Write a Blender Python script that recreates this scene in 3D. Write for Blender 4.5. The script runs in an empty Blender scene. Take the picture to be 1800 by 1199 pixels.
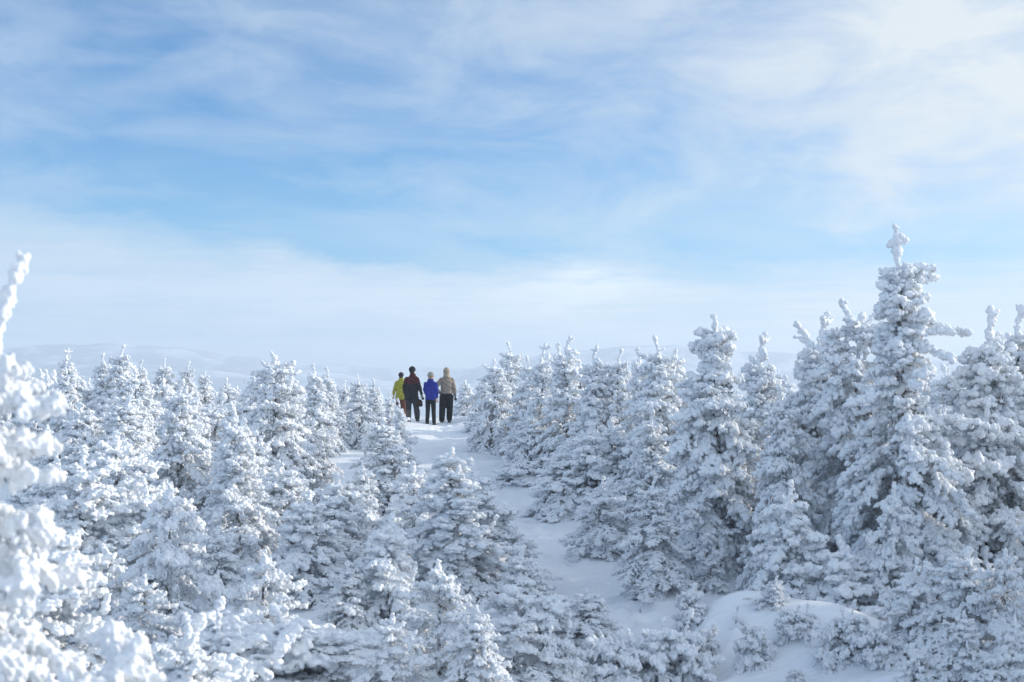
import bpy, math, random
import numpy as np
from mathutils import Vector

R = math.radians
D = bpy.data
S = bpy.context.scene
COL = S.collection

# ---------------------------------------------------------------- camera
F = 2500.0 / 1800.0            # focal length in picture widths (50 mm on 36 mm film)
HZ = 652.0                     # row of the horizon in the 1800x1199 photograph
CAMZ = 3.0                     # height of the eye over the hollow in front of it
cam_d = D.cameras.new('camera')
cam = D.objects.new('camera', cam_d)
COL.objects.link(cam)
cam.location = (0, 0, CAMZ)
cam.rotation_euler = (R(90) + math.atan((HZ - 599.5) / 2500.0), 0, 0)
cam_d.sensor_width = 36.0
cam_d.lens = 36.0 * F
cam_d.clip_start = 0.1
cam_d.clip_end = 6000.0
cam_d.dof.use_dof = True
cam_d.dof.focus_distance = 30.0
cam_d.dof.aperture_fstop = 3.2
S.camera = cam

# ---------------------------------------------------------------- light, sky, exposure
SUN_EL, SUN_AZ = R(16.5), R(78)          # azimuth measured from the view direction towards the right
S.view_settings.view_transform = 'Standard'
S.view_settings.look = 'None'
S.view_settings.exposure = 0.0
S.view_settings.gamma = 1.0
S.cycles.max_bounces = 10
S.cycles.diffuse_bounces = 8
S.cycles.volume_bounces = 1
S.cycles.use_denoising = True

sun_d = D.lights.new('sun', 'SUN')
sun_d.energy = 4.0
sun_d.angle = R(1.5)
sun_d.color = (1.0, 0.90, 0.76)
sun = D.objects.new('sun', sun_d)
COL.objects.link(sun)
sv = Vector((math.sin(SUN_AZ) * math.cos(SUN_EL), math.cos(SUN_AZ) * math.cos(SUN_EL), math.sin(SUN_EL)))
sun.rotation_euler = sv.to_track_quat('Z', 'Y').to_euler()
sun.location = sv * 60


class NT:
    """Small helper to write node trees as expressions."""
    def __init__(self, tree):
        self.t = tree
        tree.nodes.clear()

    def n(self, kind, **kw):
        nd = self.t.nodes.new(kind)
        for k, v in kw.items():
            setattr(nd, k, v)
        return nd

    def put(self, sock, v):
        if isinstance(v, bpy.types.NodeSocket):
            self.t.links.new(v, sock)
        else:
            sock.default_value = v

    def m(self, op, a, b=0.0, c=0.0, clamp=False):
        nd = self.n('ShaderNodeMath', operation=op, use_clamp=clamp)
        for s, v in zip(nd.inputs, (a, b, c)):
            self.put(s, v)
        return nd.outputs[0]

    def rng(self, v, a, b, c=0.0, d=1.0, smooth=True):
        nd = self.n('ShaderNodeMapRange', interpolation_type='SMOOTHSTEP' if smooth else 'LINEAR')
        nd.clamp = True if not smooth else nd.clamp
        for s, x in zip(nd.inputs, (v, a, b, c, d)):
            self.put(s, x)
        return nd.outputs[0]

    def mix(self, f, a, b, blend='MIX'):
        nd = self.n('ShaderNodeMix', data_type='RGBA', blend_type=blend)
        self.put(nd.inputs[0], f)
        self.put(nd.inputs[6], a)
        self.put(nd.inputs[7], b)
        return nd.outputs[2]

    def noise(self, vec, scale, detail=4.0, rough=0.5, dist=0.0):
        nd = self.n('ShaderNodeTexNoise')
        if vec is not None:
            self.put(nd.inputs['Vector'], vec)
        nd.inputs['Scale'].default_value = scale
        nd.inputs['Detail'].default_value = detail
        nd.inputs['Roughness'].default_value = rough
        nd.inputs['Distortion'].default_value = dist
        return nd.outputs[0]

    def xyz(self, x, y, z=0.0):
        nd = self.n('ShaderNodeCombineXYZ')
        for s, v in zip(nd.inputs, (x, y, z)):
            self.put(s, v)
        return nd.outputs[0]


def build_world():
    w = D.worlds.new('World')
    S.world = w
    w.use_nodes = True
    t = NT(w.node_tree)
    tc = t.n('ShaderNodeTexCoord').outputs['Generated']
    sep = t.n('ShaderNodeSeparateXYZ')
    t.put(sep.inputs[0], tc)
    x, y, z = sep.outputs
    hor = t.m('SQRT', t.m('ADD', t.m('MULTIPLY', x, x), t.m('MULTIPLY', y, y)))
    u = t.m('ARCTAN2', x, y)                       # azimuth, 0 along the path
    v = t.m('MAXIMUM', t.m('DIVIDE', z, t.m('MAXIMUM', hor, 0.02)), 0.0)  # tangent of the elevation
    sky = t.n('ShaderNodeTexSky', sky_type='NISHITA')
    sky.sun_disc = False
    sky.sun_elevation = SUN_EL
    sky.sun_rotation = SUN_AZ
    sky.altitude = 1200
    sky.air_density = 1.0
    sky.dust_density = 0.4
    sky.ozone_density = 2.0

    def spot(px, py, rx, ry, tilt=0.0):
        """soft elliptical patch of sky centred on an azimuth and elevation"""
        cu, cv = (px - 900) / 2500.0, (HZ - py) / 2500.0
        du = t.m('SUBTRACT', uw, cu)
        dv = t.m('SUBTRACT', t.m('SUBTRACT', vw, cv), t.m('MULTIPLY', du, tilt))
        a = t.m('DIVIDE', du, rx / 2500.0)
        b = t.m('DIVIDE', dv, ry / 2500.0)
        r2 = t.m('ADD', t.m('MULTIPLY', a, a), t.m('MULTIPLY', b, b))
        return t.m('POWER', 2.718, t.m('MULTIPLY', r2, -1.0))

    # warp so that no patch keeps a clean edge
    wv = t.xyz(t.m('MULTIPLY', u, 5.0), t.m('MULTIPLY', v, 14.0), 3.1)
    w1 = t.m('SUBTRACT', t.noise(wv, 1.3, 6.0, 0.55), 0.5)
    w2 = t.m('SUBTRACT', t.noise(t.xyz(t.m('MULTIPLY', u, 5.0), t.m('MULTIPLY', v, 16.0), 9.7), 1.6, 6.0, 0.6), 0.5)
    uw = t.m('ADD', u, t.m('MULTIPLY', w1, 0.16))
    vw = t.m('ADD', v, t.m('MULTIPLY', w2, 0.065))
    # thin cloud everywhere, opened by blue gaps
    hi = t.noise(t.xyz(t.m('MULTIPLY', u, 4.0), t.m('MULTIPLY', v, 9.0), 0.4), 2.2, 7.0, 0.58, 0.4)
    streak = t.noise(t.xyz(t.m('MULTIPLY', u, 3.2), t.m('MULTIPLY', v, 46.0), 1.7), 2.6, 9.0, 0.66, 0.5)
    low = t.rng(v, 0.02, 0.13, 1.0, 0.12)
    tex = t.m('ADD', t.m('MULTIPLY', hi, t.m('SUBTRACT', 1.0, t.m('MULTIPLY', low, 0.7))), t.m('MULTIPLY', streak, t.m('MULTIPLY', low, 0.7)))
    cov = t.rng(tex, 0.33, 0.68)
    gaps = None
    for p, s in SKY_GAPS:
        g = t.m('MULTIPLY', spot(*p), s)
        gaps = g if gaps is None else t.m('ADD', gaps, g)
    veil = None
    for p, s in SKY_CLOUDS:
        g = t.m('MULTIPLY', spot(*p), s)
        veil = g if veil is None else t.m('ADD', veil, g)
    cover = t.m('ADD', t.m('ADD', t.m('MULTIPLY', cov, SKY_TEX), SKY_BASE), t.m('SUBTRACT', veil, gaps), clamp=False)
    wisp = t.noise(t.xyz(t.m('ADD', t.m('MULTIPLY', u, 4.6), t.m('MULTIPLY', v, 6.0)), t.m('MULTIPLY', v, 19.0), 5.5), 1.7, 6.0, 0.5, 0.4)
    cover = t.m('MAXIMUM', cover, t.rng(wisp, 0.36, 0.72, 0.0, 0.36))      # wisps drift across the gaps too
    cover = t.m('MINIMUM', t.m('MAXIMUM', cover, 0.0), 0.97)
    blue = t.mix(1.0, sky.outputs[0], t.mix(t.rng(v, 0.0, 0.11), SKY_TINT_LOW, SKY_TINT), 'MULTIPLY')
    sunny = t.rng(u, -0.35, 0.45)
    cloud = t.mix(sunny, CLOUD_A, CLOUD_B)
    # unseen cloud round the sun and behind the camera, brightened to lift the shade
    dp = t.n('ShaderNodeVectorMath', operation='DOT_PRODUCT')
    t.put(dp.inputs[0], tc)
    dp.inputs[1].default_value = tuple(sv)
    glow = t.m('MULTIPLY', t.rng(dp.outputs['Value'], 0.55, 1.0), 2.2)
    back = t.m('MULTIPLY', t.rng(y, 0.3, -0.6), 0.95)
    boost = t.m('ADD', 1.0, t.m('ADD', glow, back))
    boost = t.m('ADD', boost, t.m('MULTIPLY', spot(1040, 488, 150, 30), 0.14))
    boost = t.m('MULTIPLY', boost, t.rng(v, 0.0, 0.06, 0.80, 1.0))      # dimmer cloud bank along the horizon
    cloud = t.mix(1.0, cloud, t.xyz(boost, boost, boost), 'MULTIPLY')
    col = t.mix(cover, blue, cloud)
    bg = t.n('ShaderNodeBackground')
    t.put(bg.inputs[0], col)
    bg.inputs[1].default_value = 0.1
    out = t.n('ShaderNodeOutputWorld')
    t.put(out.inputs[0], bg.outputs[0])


SKY_BASE, SKY_TEX = 0.22, 0.46
SKY_TINT_LOW = (0.62, 0.86, 1.55, 1)
SKY_TINT = (0.71, 1.21, 1.66, 1)
CLOUD_A = (5.8, 7.15, 8.6, 1)
CLOUD_B = (8.1, 8.65, 8.95, 1)
SKY_GAPS = [((300, 310, 330, 80, -0.10), 0.58), ((560, 385, 300, 50, -0.12), 0.60), ((760, 432, 230, 26, 0.0), 0.72), ((1330, 420, 200, 30, 0.0), 0.35),
            ((190, 70, 260, 100, 0.0), 0.28), ((560, 200, 300, 80, 0.1), 0.25), ((1000, 260, 420, 70, 0.0), 0.22), ((300, 596, 260, 10, -0.03), 0.4), ((1650, 450, 260, 16, 0.0), 0.15)]
SKY_CLOUDS = [((1650, 60, 330, 170, 0.0), 0.55), ((1020, 490, 140, 26, 0.0), 0.35), ((300, 470, 420, 70, -0.05), 0.35), ((1100, 555, 900, 70, 0.0), 0.30),
              ((30, 270, 160, 100, 0.0), 0.25), ((1700, 330, 300, 120, 0.0), 0.25), ((600, 520, 500, 40, 0.0), 0.2)]
build_world()

# ---------------------------------------------------------------- materials
def principled(name):
    m = D.materials.new(name)
    m.use_nodes = True
    t = NT(m.node_tree)
    b = t.n('ShaderNodeBsdfPrincipled')
    o = t.n('ShaderNodeOutputMaterial')
    t.put(o.inputs[0], b.outputs[0])
    return m, t, b, o


def mat_plain(name, col, rough=0.8, var=0.15, scale=30.0, bump=0.0, bscale=80.0):
    m, t, b, o = principled(name)
    tc = t.n('ShaderNodeTexCoord').outputs['Object']
    f = t.noise(tc, scale, 4.0, 0.6)
    c1 = tuple(c * (1 - var) for c in col[:3]) + (1,)
    c2 = tuple(min(1, c * (1 + var)) for c in col[:3]) + (1,)
    t.put(b.inputs['Base Color'], t.mix(t.rng(f, 0.3, 0.7), c1, c2))
    b.inputs['Roughness'].default_value = rough
    if bump:
        bp = t.n('ShaderNodeBump')
        bp.inputs['Strength'].default_value = bump
        bp.inputs['Distance'].default_value = 0.02
        t.put(bp.inputs['Height'], t.noise(tc, bscale, 5.0, 0.6))
        t.put(b.inputs['Normal'], bp.outputs[0])
    return m


def mat_rime():
    m, t, b, o = principled('rime')
    tc = t.n('ShaderNodeTexCoord').outputs['Object']
    f = t.noise(tc, 9.0, 4.0, 0.6)
    col = t.mix(t.rng(f, 0.3, 0.7), (0.87, 0.90, 0.94, 1), (0.92, 0.935, 0.95, 1))
    h = t.m('ADD', t.noise(tc, 55.0, 4.0, 0.65), t.m('MULTIPLY', t.noise(tc, 150.0, 2.0, 0.6), 0.5))
    bp = t.n('ShaderNodeBump')
    bp.inputs['Strength'].default_value = 0.55
    bp.inputs['Distance'].default_value = 0.02
    t.put(bp.inputs['Height'], h)
    df = t.n('ShaderNodeBsdfDiffuse')
    tr = t.n('ShaderNodeBsdfTranslucent')
    for nd in (df, tr):
        t.put(nd.inputs['Color'], col)
        t.put(nd.inputs['Normal'], bp.outputs[0])
    mx = t.n('ShaderNodeMixShader')
    mx.inputs[0].default_value = 0.05
    t.put(mx.inputs[1], df.outputs[0])
    t.put(mx.inputs[2], tr.outputs[0])
    t.put(o.inputs[0], mx.outputs[0])
    return m


def mat_needles():
    m, t, b, o = principled('needles')
    tc = t.n('ShaderNodeTexCoord').outputs['Object']
    f = t.noise(tc, 7.0, 5.0, 0.65)
    g = t.noise(tc, 40.0, 3.0, 0.65)
    dark = t.mix(t.rng(g, 0.35, 0.65), (0.028, 0.040, 0.030, 1), (0.075, 0.058, 0.040, 1))
    t.put(b.inputs['Base Color'], t.mix(t.rng(f, 0.47, 0.70), dark, (0.62, 0.66, 0.71, 1)))
    b.inputs['Roughness'].default_value = 0.75
    return m


def mat_bark():
    m, t, b, o = principled('bark')
    tc = t.n('ShaderNodeTexCoord').outputs['Object']
    f = t.noise(tc, 14.0, 5.0, 0.65)
    t.put(b.inputs['Base Color'], t.mix(t.rng(f, 0.40, 0.54), (0.075, 0.058, 0.045, 1), (0.62, 0.65, 0.69, 1)))
    b.inputs['Roughness'].default_value = 0.9
    return m


def mat_snow():
    m, t, b, o = principled('snow')
    tc = t.n('ShaderNodeTexCoord').outputs['Object']
    f = t.noise(tc, 0.6, 5.0, 0.6)
    t.put(b.inputs['Base Color'], t.mix(t.rng(f, 0.3, 0.7), (0.82, 0.85, 0.885, 1), (0.88, 0.895, 0.91, 1)))
    b.inputs['Roughness'].default_value = 0.65
    b.inputs['Specular IOR Level'].default_value = 0.25
    mp = t.n('ShaderNodeMapping')
    t.put(mp.inputs[0], tc)
    mp.inputs['Rotation'].default_value = (0, 0, R(24))
    mp.inputs['Scale'].default_value = (1.0, 3.2, 1.0)
    h = t.m('ADD', t.m('MULTIPLY', t.noise(mp.outputs[0], 3.0, 6.0, 0.55, 0.6), 0.7), t.m('MULTIPLY', t.noise(tc, 38.0, 4.0, 0.6), 0.12))
    bp = t.n('ShaderNodeBump')
    bp.inputs['Strength'].default_value = 0.6
    bp.inputs['Distance'].default_value = 0.10
    t.put(bp.inputs['Height'], h)
    t.put(b.inputs['Normal'], bp.outputs[0])
    return m


M = {'rime': mat_rime(), 'needles': mat_needles(), 'bark': mat_bark(), 'snow': mat_snow()}


# ---------------------------------------------------------------- mesh helpers
def mesh_np(name, v, f, smooth=True):
    """mesh from an (n,3) vertex array and an (m,k) face array"""
    me = D.meshes.new(name)
    v = np.ascontiguousarray(v, dtype=np.float32)
    f = np.ascontiguousarray(f, dtype=np.int32)
    k = f.shape[1]
    me.vertices.add(len(v))
    me.vertices.foreach_set('co', v.ravel())
    me.loops.add(f.size)
    me.loops.foreach_set('vertex_index', f.ravel())
    me.polygons.add(len(f))
    me.polygons.foreach_set('loop_start', np.arange(len(f), dtype=np.int32) * k)
    if smooth:
        me.polygons.foreach_set('use_smooth', np.ones(len(f), dtype=bool))
    me.update(calc_edges=True)
    return me


def remeshed(me, voxel, smooth_iter=0):
    """the union of the mesh's overlapping shells as one skin"""
    o = D.objects.new('tmp', me)
    COL.objects.link(o)
    md = o.modifiers.new('r', 'REMESH')
    md.mode = 'VOXEL'
    md.voxel_size = voxel
    md.use_smooth_shade = True
    if smooth_iter:
        sm = o.modifiers.new('s', 'SMOOTH')
        sm.iterations = smooth_iter
        sm.factor = 0.5
    dg = bpy.context.evaluated_depsgraph_get()
    dg.update()
    out = D.meshes.new_from_object(o.evaluated_get(dg))
    D.objects.remove(o)
    D.meshes.remove(me)
    return out


def link(name, data, parent=None, mat=None):
    o = D.objects.new(name, data)
    COL.objects.link(o)
    if parent is not None:
        o.parent = parent
    if mat is not None and data is not None and len(data.materials) == 0:
        data.materials.append(mat)
    return o


def tag(o, label=None, cat=None, group=None, kind=None):
    for k, v in (('label', label), ('category', cat), ('group', group), ('kind', kind)):
        if v:
            o[k] = v
    return o


def icosphere(level):
    p = (1 + 5 ** 0.5) / 2
    v = [(-1, p, 0), (1, p, 0), (-1, -p, 0), (1, -p, 0), (0, -1, p), (0, 1, p), (0, -1, -p), (0, 1, -p), (p, 0, -1), (p, 0, 1), (-p, 0, -1), (-p, 0, 1)]
    f = [(0, 11, 5), (0, 5, 1), (0, 1, 7), (0, 7, 10), (0, 10, 11), (1, 5, 9), (5, 11, 4), (11, 10, 2), (10, 7, 6), (7, 1, 8),
         (3, 9, 4), (3, 4, 2), (3, 2, 6), (3, 6, 8), (3, 8, 9), (4, 9, 5), (2, 4, 11), (6, 2, 10), (8, 6, 7), (9, 8, 1)]
    v = [Vector(a).normalized() for a in v]
    for _ in range(level):
        cache, nf = {}, []
        def mid(a, b):
            k = (min(a, b), max(a, b))
            if k not in cache:
                cache[k] = len(v)
                v.append(((v[a] + v[b]) / 2).normalized())
            return cache[k]
        for a, b, c in f:
            ab, bc, ca = mid(a, b), mid(b, c), mid(c, a)
            nf += [(a, ab, ca), (b, bc, ab), (c, ca, bc), (ab, bc, ca)]
        f = nf
    return np.array([tuple(a) for a in v]), np.array(f)


def frames(d):
    """orthonormal frames whose third axis follows the (n,3) directions d"""
    d = d / np.maximum(np.linalg.norm(d, axis=1, keepdims=True), 1e-9)
    a = np.where(np.abs(d[:, 2:3]) < 0.9, np.array([[0, 0, 1.0]]), np.array([[1.0, 0, 0]]))
    x = np.cross(a, d)
    x /= np.linalg.norm(x, axis=1, keepdims=True)
    y = np.cross(d, x)
    return np.stack([x, y, d], axis=2)
# ---------------------------------------------------------------- rime-covered spruces
ICO = [icosphere(0), icosphere(1)]


def lumps_mesh(c, d, r, el, rng, name, level):
    """one closed lumpy ellipsoid per row: centre c, direction d, radius r, elongation el"""
    n = len(c)
    fr = frames(d)
    tv, tf = ICO[level]
    spin = rng.uniform(0, 2 * np.pi, n)
    cs, sn = np.cos(spin), np.sin(spin)
    loc = np.repeat(tv[None], n, 0)
    x = loc[:, :, 0] * cs[:, None] - loc[:, :, 1] * sn[:, None]
    y = loc[:, :, 0] * sn[:, None] + loc[:, :, 1] * cs[:, None]
    loc = np.stack([x, y, loc[:, :, 2] * el[:, None]], 2)
    loc *= (1 + rng.normal(0, 0.10, (n, len(tv), 1)))
    loc *= r[:, None, None] * (1.08 if level == 0 else 1.0)
    w = np.einsum('nij,nvj->nvi', fr, loc) + c[:, None, :]
    f = tf[None] + (np.arange(n) * len(tv))[:, None, None]
    return mesh_np(name, w.reshape(-1, 3), f.reshape(-1, 3))


def tube(pts, rad, seg=7):
    """tapered tube through pts as (verts, quads)"""
    pts = np.asarray(pts, float)
    t = np.gradient(pts, axis=0)
    fr = frames(t)
    a = np.linspace(0, 2 * np.pi, seg, endpoint=False)
    ring = np.stack([np.cos(a), np.sin(a), 0 * a], 1)
    v = np.einsum('nij,vj->nvi', fr, ring) * np.asarray(rad)[:, None, None] + pts[:, None, :]
    n = len(pts)
    q = []
    for i in range(n - 1):
        for k in range(seg):
            k2 = (k + 1) % seg
            q.append((i * seg + k, i * seg + k2, (i + 1) * seg + k2, (i + 1) * seg + k))
    return v.reshape(-1, 3), np.array(q)


def interp(prof, h):
    return float(np.interp(h, [p[0] for p in prof], [p[1] for p in prof]))


def spruce(name, seed, H, prof, per_m=58, lump=0.026, level=0, leader=0.28, stubs=2, lean=(0, 0), droop=1.0, skip=0.09, extra=(), twig=1.0,
           leader_tilt=(0, 0), lead_r=1.0, needle=3, puffs=2.2, spikes=2, flat=0.3, fused=0.0, lobk=1.0, hollows=3, cross=()):
    """one tree of height H.  prof: (height fraction, crown radius in m); flat > 0 lays the twigs into fans"""
    rng = np.random.default_rng(seed)
    C, DR, RR, EL = [], [], [], []
    NP, ND = [], []                         # needle roots, directions
    Ht = H - leader
    lx, ly = lean

    def axis(z):
        k = z / H
        return np.array([lx * k * k + 0.03 * H * math.sin(k * 5 + seed) * k * (1 - k), ly * k * k + 0.03 * H * math.cos(k * 4 + seed * 2) * k * (1 - k), z])

    def put(p, d, r, e=1.2):
        C.append(p); DR.append(d); RR.append(r); EL.append(e)

    def unit(v):
        return v / max(np.linalg.norm(v), 1e-9)

    def clothe(p, d, r, n):
        """rime pompoms all round a point of a twig, more of them above and ahead"""
        r = r * math.exp(rng.normal(0, 0.27))
        put(p, d, r * 1.06, rng.uniform(1.15, 1.6))
        for _ in range(rng.poisson(n)):
            e = unit(rng.normal(0, 1, 3) + d * 0.35 + np.array([0, 0, 0.35]))
            put(p + e * r * rng.uniform(0.55, 1.25), e, r * rng.uniform(0.55, 0.95), rng.uniform(0.95, 1.35))

    def needles(p, d, r, n):
        for _ in range(n):
            NP.append(p - np.array([0, 0, 0.3 * r]))
            ND.append(unit(d * 0.4 + rng.normal(0, 0.6, 3) + np.array([0, 0, -0.5])))

    def chain(p0, d0, L, r0, bend, step=0.040, taper=0.85, tip=1.1, n_puff=None, leaf=True):
        """a rimed twig: pompoms strung along a bent line"""
        n = max(2, int(L / step))
        p, d = np.array(p0, float), np.array(d0, float)
        out = []
        for i in range(n):
            k = (i + 1) / n
            d = unit(d + np.array([0, 0, bend * step]) + rng.normal(0, 0.06, 3))
            p = p + d * (L / n)
            out.append((p.copy(), d.copy()))
            r = r0 * (1 - (1 - taper) * k) * rng.uniform(0.78, 1.2) * (tip if i == n - 1 else 1)
            clothe(p, d, r, puffs * 0.8 if n_puff is None else n_puff)
            if leaf:
                needles(p, d, r, needle)
        return out

    nbr = int(per_m * Ht)
    ang = rng.uniform(0, 6.28)
    ph = rng.uniform(0, 6.28, 4)
    HOL = [(rng.uniform(0.08, 0.72), rng.uniform(0, 6.28), rng.uniform(0.03, 0.06), rng.uniform(0.35, 0.75)) for _ in range(hollows)]
    for b in range(nbr):
        z = Ht * (0.02 + 0.97 * (b + rng.uniform(-1.5, 1.5)) / nbr)
        z = min(max(z, 0.02 * H), Ht - 0.02)
        h = z / H
        ang += 2.39996 + rng.normal(0, 0.25)
        if rng.random() < skip:
            continue
        Rz = interp(prof, h)
        # irregular crown: shelves, notches and bulges that differ round the stem
        lob = 1 + lobk * (0.17 * math.sin(2 * ang + ph[0] + 6 * h) + 0.13 * math.sin(3 * ang + ph[1] - 11 * h) + 0.14 * math.sin(17 * h + ph[2] + math.sin(ang + ph[3])) * (1 if Rz > 0.2 else 0.4))
        L = max(0.045, Rz * lob * rng.uniform(0.78, 1.10))
        bare = any(abs(h - q[0]) < q[2] and abs((ang - q[1] + 3.1416) % 6.2832 - 3.1416) < q[3] for q in HOL)
        if bare:                           # a hollow under a bough: short, hardly rimed twigs
            L *= 0.45
        el = np.interp(h, [0, 0.3, 0.7, 1], [-0.32, -0.12, 0.10, 0.55]) + rng.normal(0, 0.20)
        out = np.array([math.cos(ang), math.sin(ang), 0])
        d = out * math.cos(el) + np.array([0, 0, math.sin(el)])
        p0 = axis(z)
        p = p0.copy()
        m = max(2, int(L / 0.045))
        for i in range(m):
            k = (i + 1) / m
            bend = (-0.06 * droop if k < 0.8 else 0.05)
            d = unit(d + np.array([0, 0, bend]) + rng.normal(0, 0.045, 3))
            p = p + d * (L / m)
            r = lump * rng.uniform(0.8, 1.2) * (0.9 + 0.2 * k)
            inner = (L > 0.30 and k < 0.38) or (bare and rng.random() < 0.9)
            if not inner:
                clothe(p, d, r, puffs)
            needles(p, d, r, needle * 4 if bare else needle)
            if bare:
                continue
            if L > 0.14 and k > (0.34 if L > 0.35 else 0.15):
                hz = unit(np.cross(d, [0, 0, 1.0]))
                for s in (1, -1):
                    if rng.random() < 0.28:
                        continue
                    sl = min(0.30, 0.42 * L * (1 - k) + 0.06) * rng.uniform(0.6, 1.25) * twig
                    a = rng.uniform(0.6, 1.05)
                    up = rng.normal(-0.08, 0.42 * (1 - flat))
                    sd = d * math.cos(a) + hz * s * math.sin(a) + np.array([0, 0, up])
                    chain(p, unit(sd), sl, lump * 0.94, -0.9 * droop)
        for _ in range(0 if bare else 3):
            e = unit(d + rng.normal(0, 0.6, 3))
            put(p + e * lump * rng.uniform(0.4, 1.3), e, lump * rng.uniform(0.7, 1.1), 1.25)
        if Rz > 0.1 and not bare:                       # frosted short twigs close the middle of the crown
            for _ in range(3):
                q = p0 + out * min(0.16, L * 0.5) * rng.uniform(0.4, 1.1) + np.array([0, 0, rng.uniform(-0.05, 0.05)])
                put(q + rng.normal(0, 0.02, 3), d, lump * rng.uniform(0.9, 1.3), 1.3)

    # leader: a thick rimed spike with a few stubs
    top = axis(Ht - 0.06)
    if leader > 0.03:
        P_ = chain(top, unit(np.array([leader_tilt[0], leader_tilt[1], 1.0])), leader + 0.06, lump * 1.12 * lead_r, 0.0, step=0.024, taper=0.78, tip=1.25, n_puff=1.2, leaf=False)
        for s in range(stubs):
            k = int(rng.uniform(0.25, 0.8) * len(P_))
            a = rng.uniform(0, 6.28)
            chain(P_[k][0], unit(np.array([math.cos(a), math.sin(a), rng.uniform(0.2, 0.9)])), leader * rng.uniform(0.22, 0.42), lump * 0.85 * lead_r, 0, step=0.024, n_puff=1.0, leaf=False)
        tip = P_[-1][0] + np.array([0, 0, lump * lead_r])
        for (k, az, L, el) in cross:
            chain(P_[int(k * (len(P_) - 1))][0], np.array([math.cos(R(az)) * math.cos(el), math.sin(R(az)) * math.cos(el), math.sin(el)]), L, lump * lead_r, 0, step=0.024, taper=.95, n_puff=1.0, leaf=False)
    else:
        tip = axis(Ht)
    for s in range(spikes):                # second tips standing on the shoulders
        h = rng.uniform(0.45, 0.82)
        a = rng.uniform(0, 6.28)
        q = axis(h * H) + np.array([math.cos(a), math.sin(a), 0]) * interp(prof, h) * rng.uniform(0.4, 0.8)
        chain(q, unit(np.array([math.cos(a) * 0.25, math.sin(a) * 0.25, 1.0])), rng.uniform(0.12, 0.26), lump * 1.05, 0, step=0.026, n_puff=1.3, leaf=False)
    # single long limbs: (height, azimuth deg, length, elevation)
    for (hz_, az, L, el, *ox) in extra:
        a = R(az)
        dd = np.array([math.cos(a) * math.cos(el), math.sin(a) * math.cos(el), math.sin(el)])
        P_ = chain(axis(hz_) + np.array([ox[0] if ox else 0.0, 0, 0]), dd, L, lump * 1.2, -0.5, step=0.034)
        for i in range(2, len(P_)):
            hzv = unit(np.cross(P_[i][1], [0, 0, 1.0]))
            for s in (1, -1):
                if rng.random() < 0.6 and el < 0.6 and L > 0.2:
                    sd = P_[i][1] * 0.75 + hzv * s * 0.7 + np.array([0, 0, rng.uniform(-0.5, 0.1)])
                    chain(P_[i][0], unit(sd), 0.22 * L * (1.15 - i / len(P_)) + 0.03, lump, -0.8)

    C, DR, RR, EL = map(np.array, (C, DR, RR, EL))
    crown = lumps_mesh(C, DR, RR, EL, rng, name + '_rime', level)
    if fused:
        crown = remeshed(crown, fused, 1)
        nv = len(crown.vertices)
        co = np.empty(nv * 3, np.float32); no = np.empty(nv * 3, np.float32)
        crown.vertices.foreach_get('co', co)
        crown.vertices.foreach_get('normal', no)
        co = co.reshape(-1, 3); no = no.reshape(-1, 3)
        wob = np.zeros(nv)
        for q in range(7):
            kv = rng.normal(0, 1, 3); kv *= rng.uniform(90, 230) / np.linalg.norm(kv)
            wob += np.sin(co @ kv + rng.uniform(0, 6.28))
        co += no * (0.0028 * wob + rng.normal(0, 0.0012, nv))[:, None].astype(np.float32)
        crown.vertices.foreach_set('co', co.ravel())
        crown.update()
    crown.materials.append(M['rime'])
    NP, ND = np.array(NP), np.array(ND)
    n = len(NP)
    ln = rng.uniform(0.025, 0.06, n) * (lump / 0.026)
    fr = frames(ND)
    a = rng.uniform(0, 6.28, n)
    side = fr[:, :, 0] * np.cos(a)[:, None] + fr[:, :, 1] * np.sin(a)[:, None]
    wd = 0.0045 * (lump / 0.026)
    v = np.stack([NP - side * wd, NP + side * wd, NP + ND * ln[:, None]], 1).reshape(-1, 3)
    fol = mesh_np(name + '_needles', v, np.arange(3 * n).reshape(-1, 3), smooth=False)
    fol.materials.append(M['needles'])
    zs = np.linspace(-0.25, Ht, 14)
    tp = np.array([axis(max(q, 0)) * (1, 1, 0) + (0, 0, q) for q in zs])
    r0 = 0.018 * H + 0.012
    tv, tq = tube(tp, r0 * (1 - 0.85 * np.clip(zs / H, 0, 1)), 8)
    trunk = mesh_np(name + '_trunk', tv, tq)
    trunk.materials.append(M['bark'])
    return dict(H=H, R=max(p[1] for p in prof), trunk=trunk, foliage=fol, crown=crown, n=len(C), tip=tip)
# ---------------------------------------------------------------- ground: a snowy hollow, a trodden path, a crest, the valley beyond
PD = [-30, 0, 4, 9, 12, 14, 17, 21.5, 28, 33, 40, 46, 49, 53, 60, 75, 120, 300, 700, 1700]
PZ = [-1.6, -1.65, -2.2, -2.8, -2.95, -3.0, -2.98, -2.99, -2.78, -2.48, -2.05, -1.62, -1.58, -1.75, -2.3, -4.2, -15, -50, -60, -60]
CD = [0, 10, 14, 17, 21.5, 28, 33, 40, 47, 60]
CX = [2.6, 2.2, 1.85, 1.43, 0.95, 0.22, -0.70, -1.92, -2.35, -2.6]
rgp = np.random.default_rng(77)
STEPS = []
d_ = 9.0
while d_ < 52:
    STEPS.append((float(np.interp(d_, CD, CX)) + rgp.normal(0, 0.24), d_, rgp.uniform(0.09, 0.15), rgp.uniform(0.03, 0.09)))
    d_ += rgp.uniform(0.10, 0.32)
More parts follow.
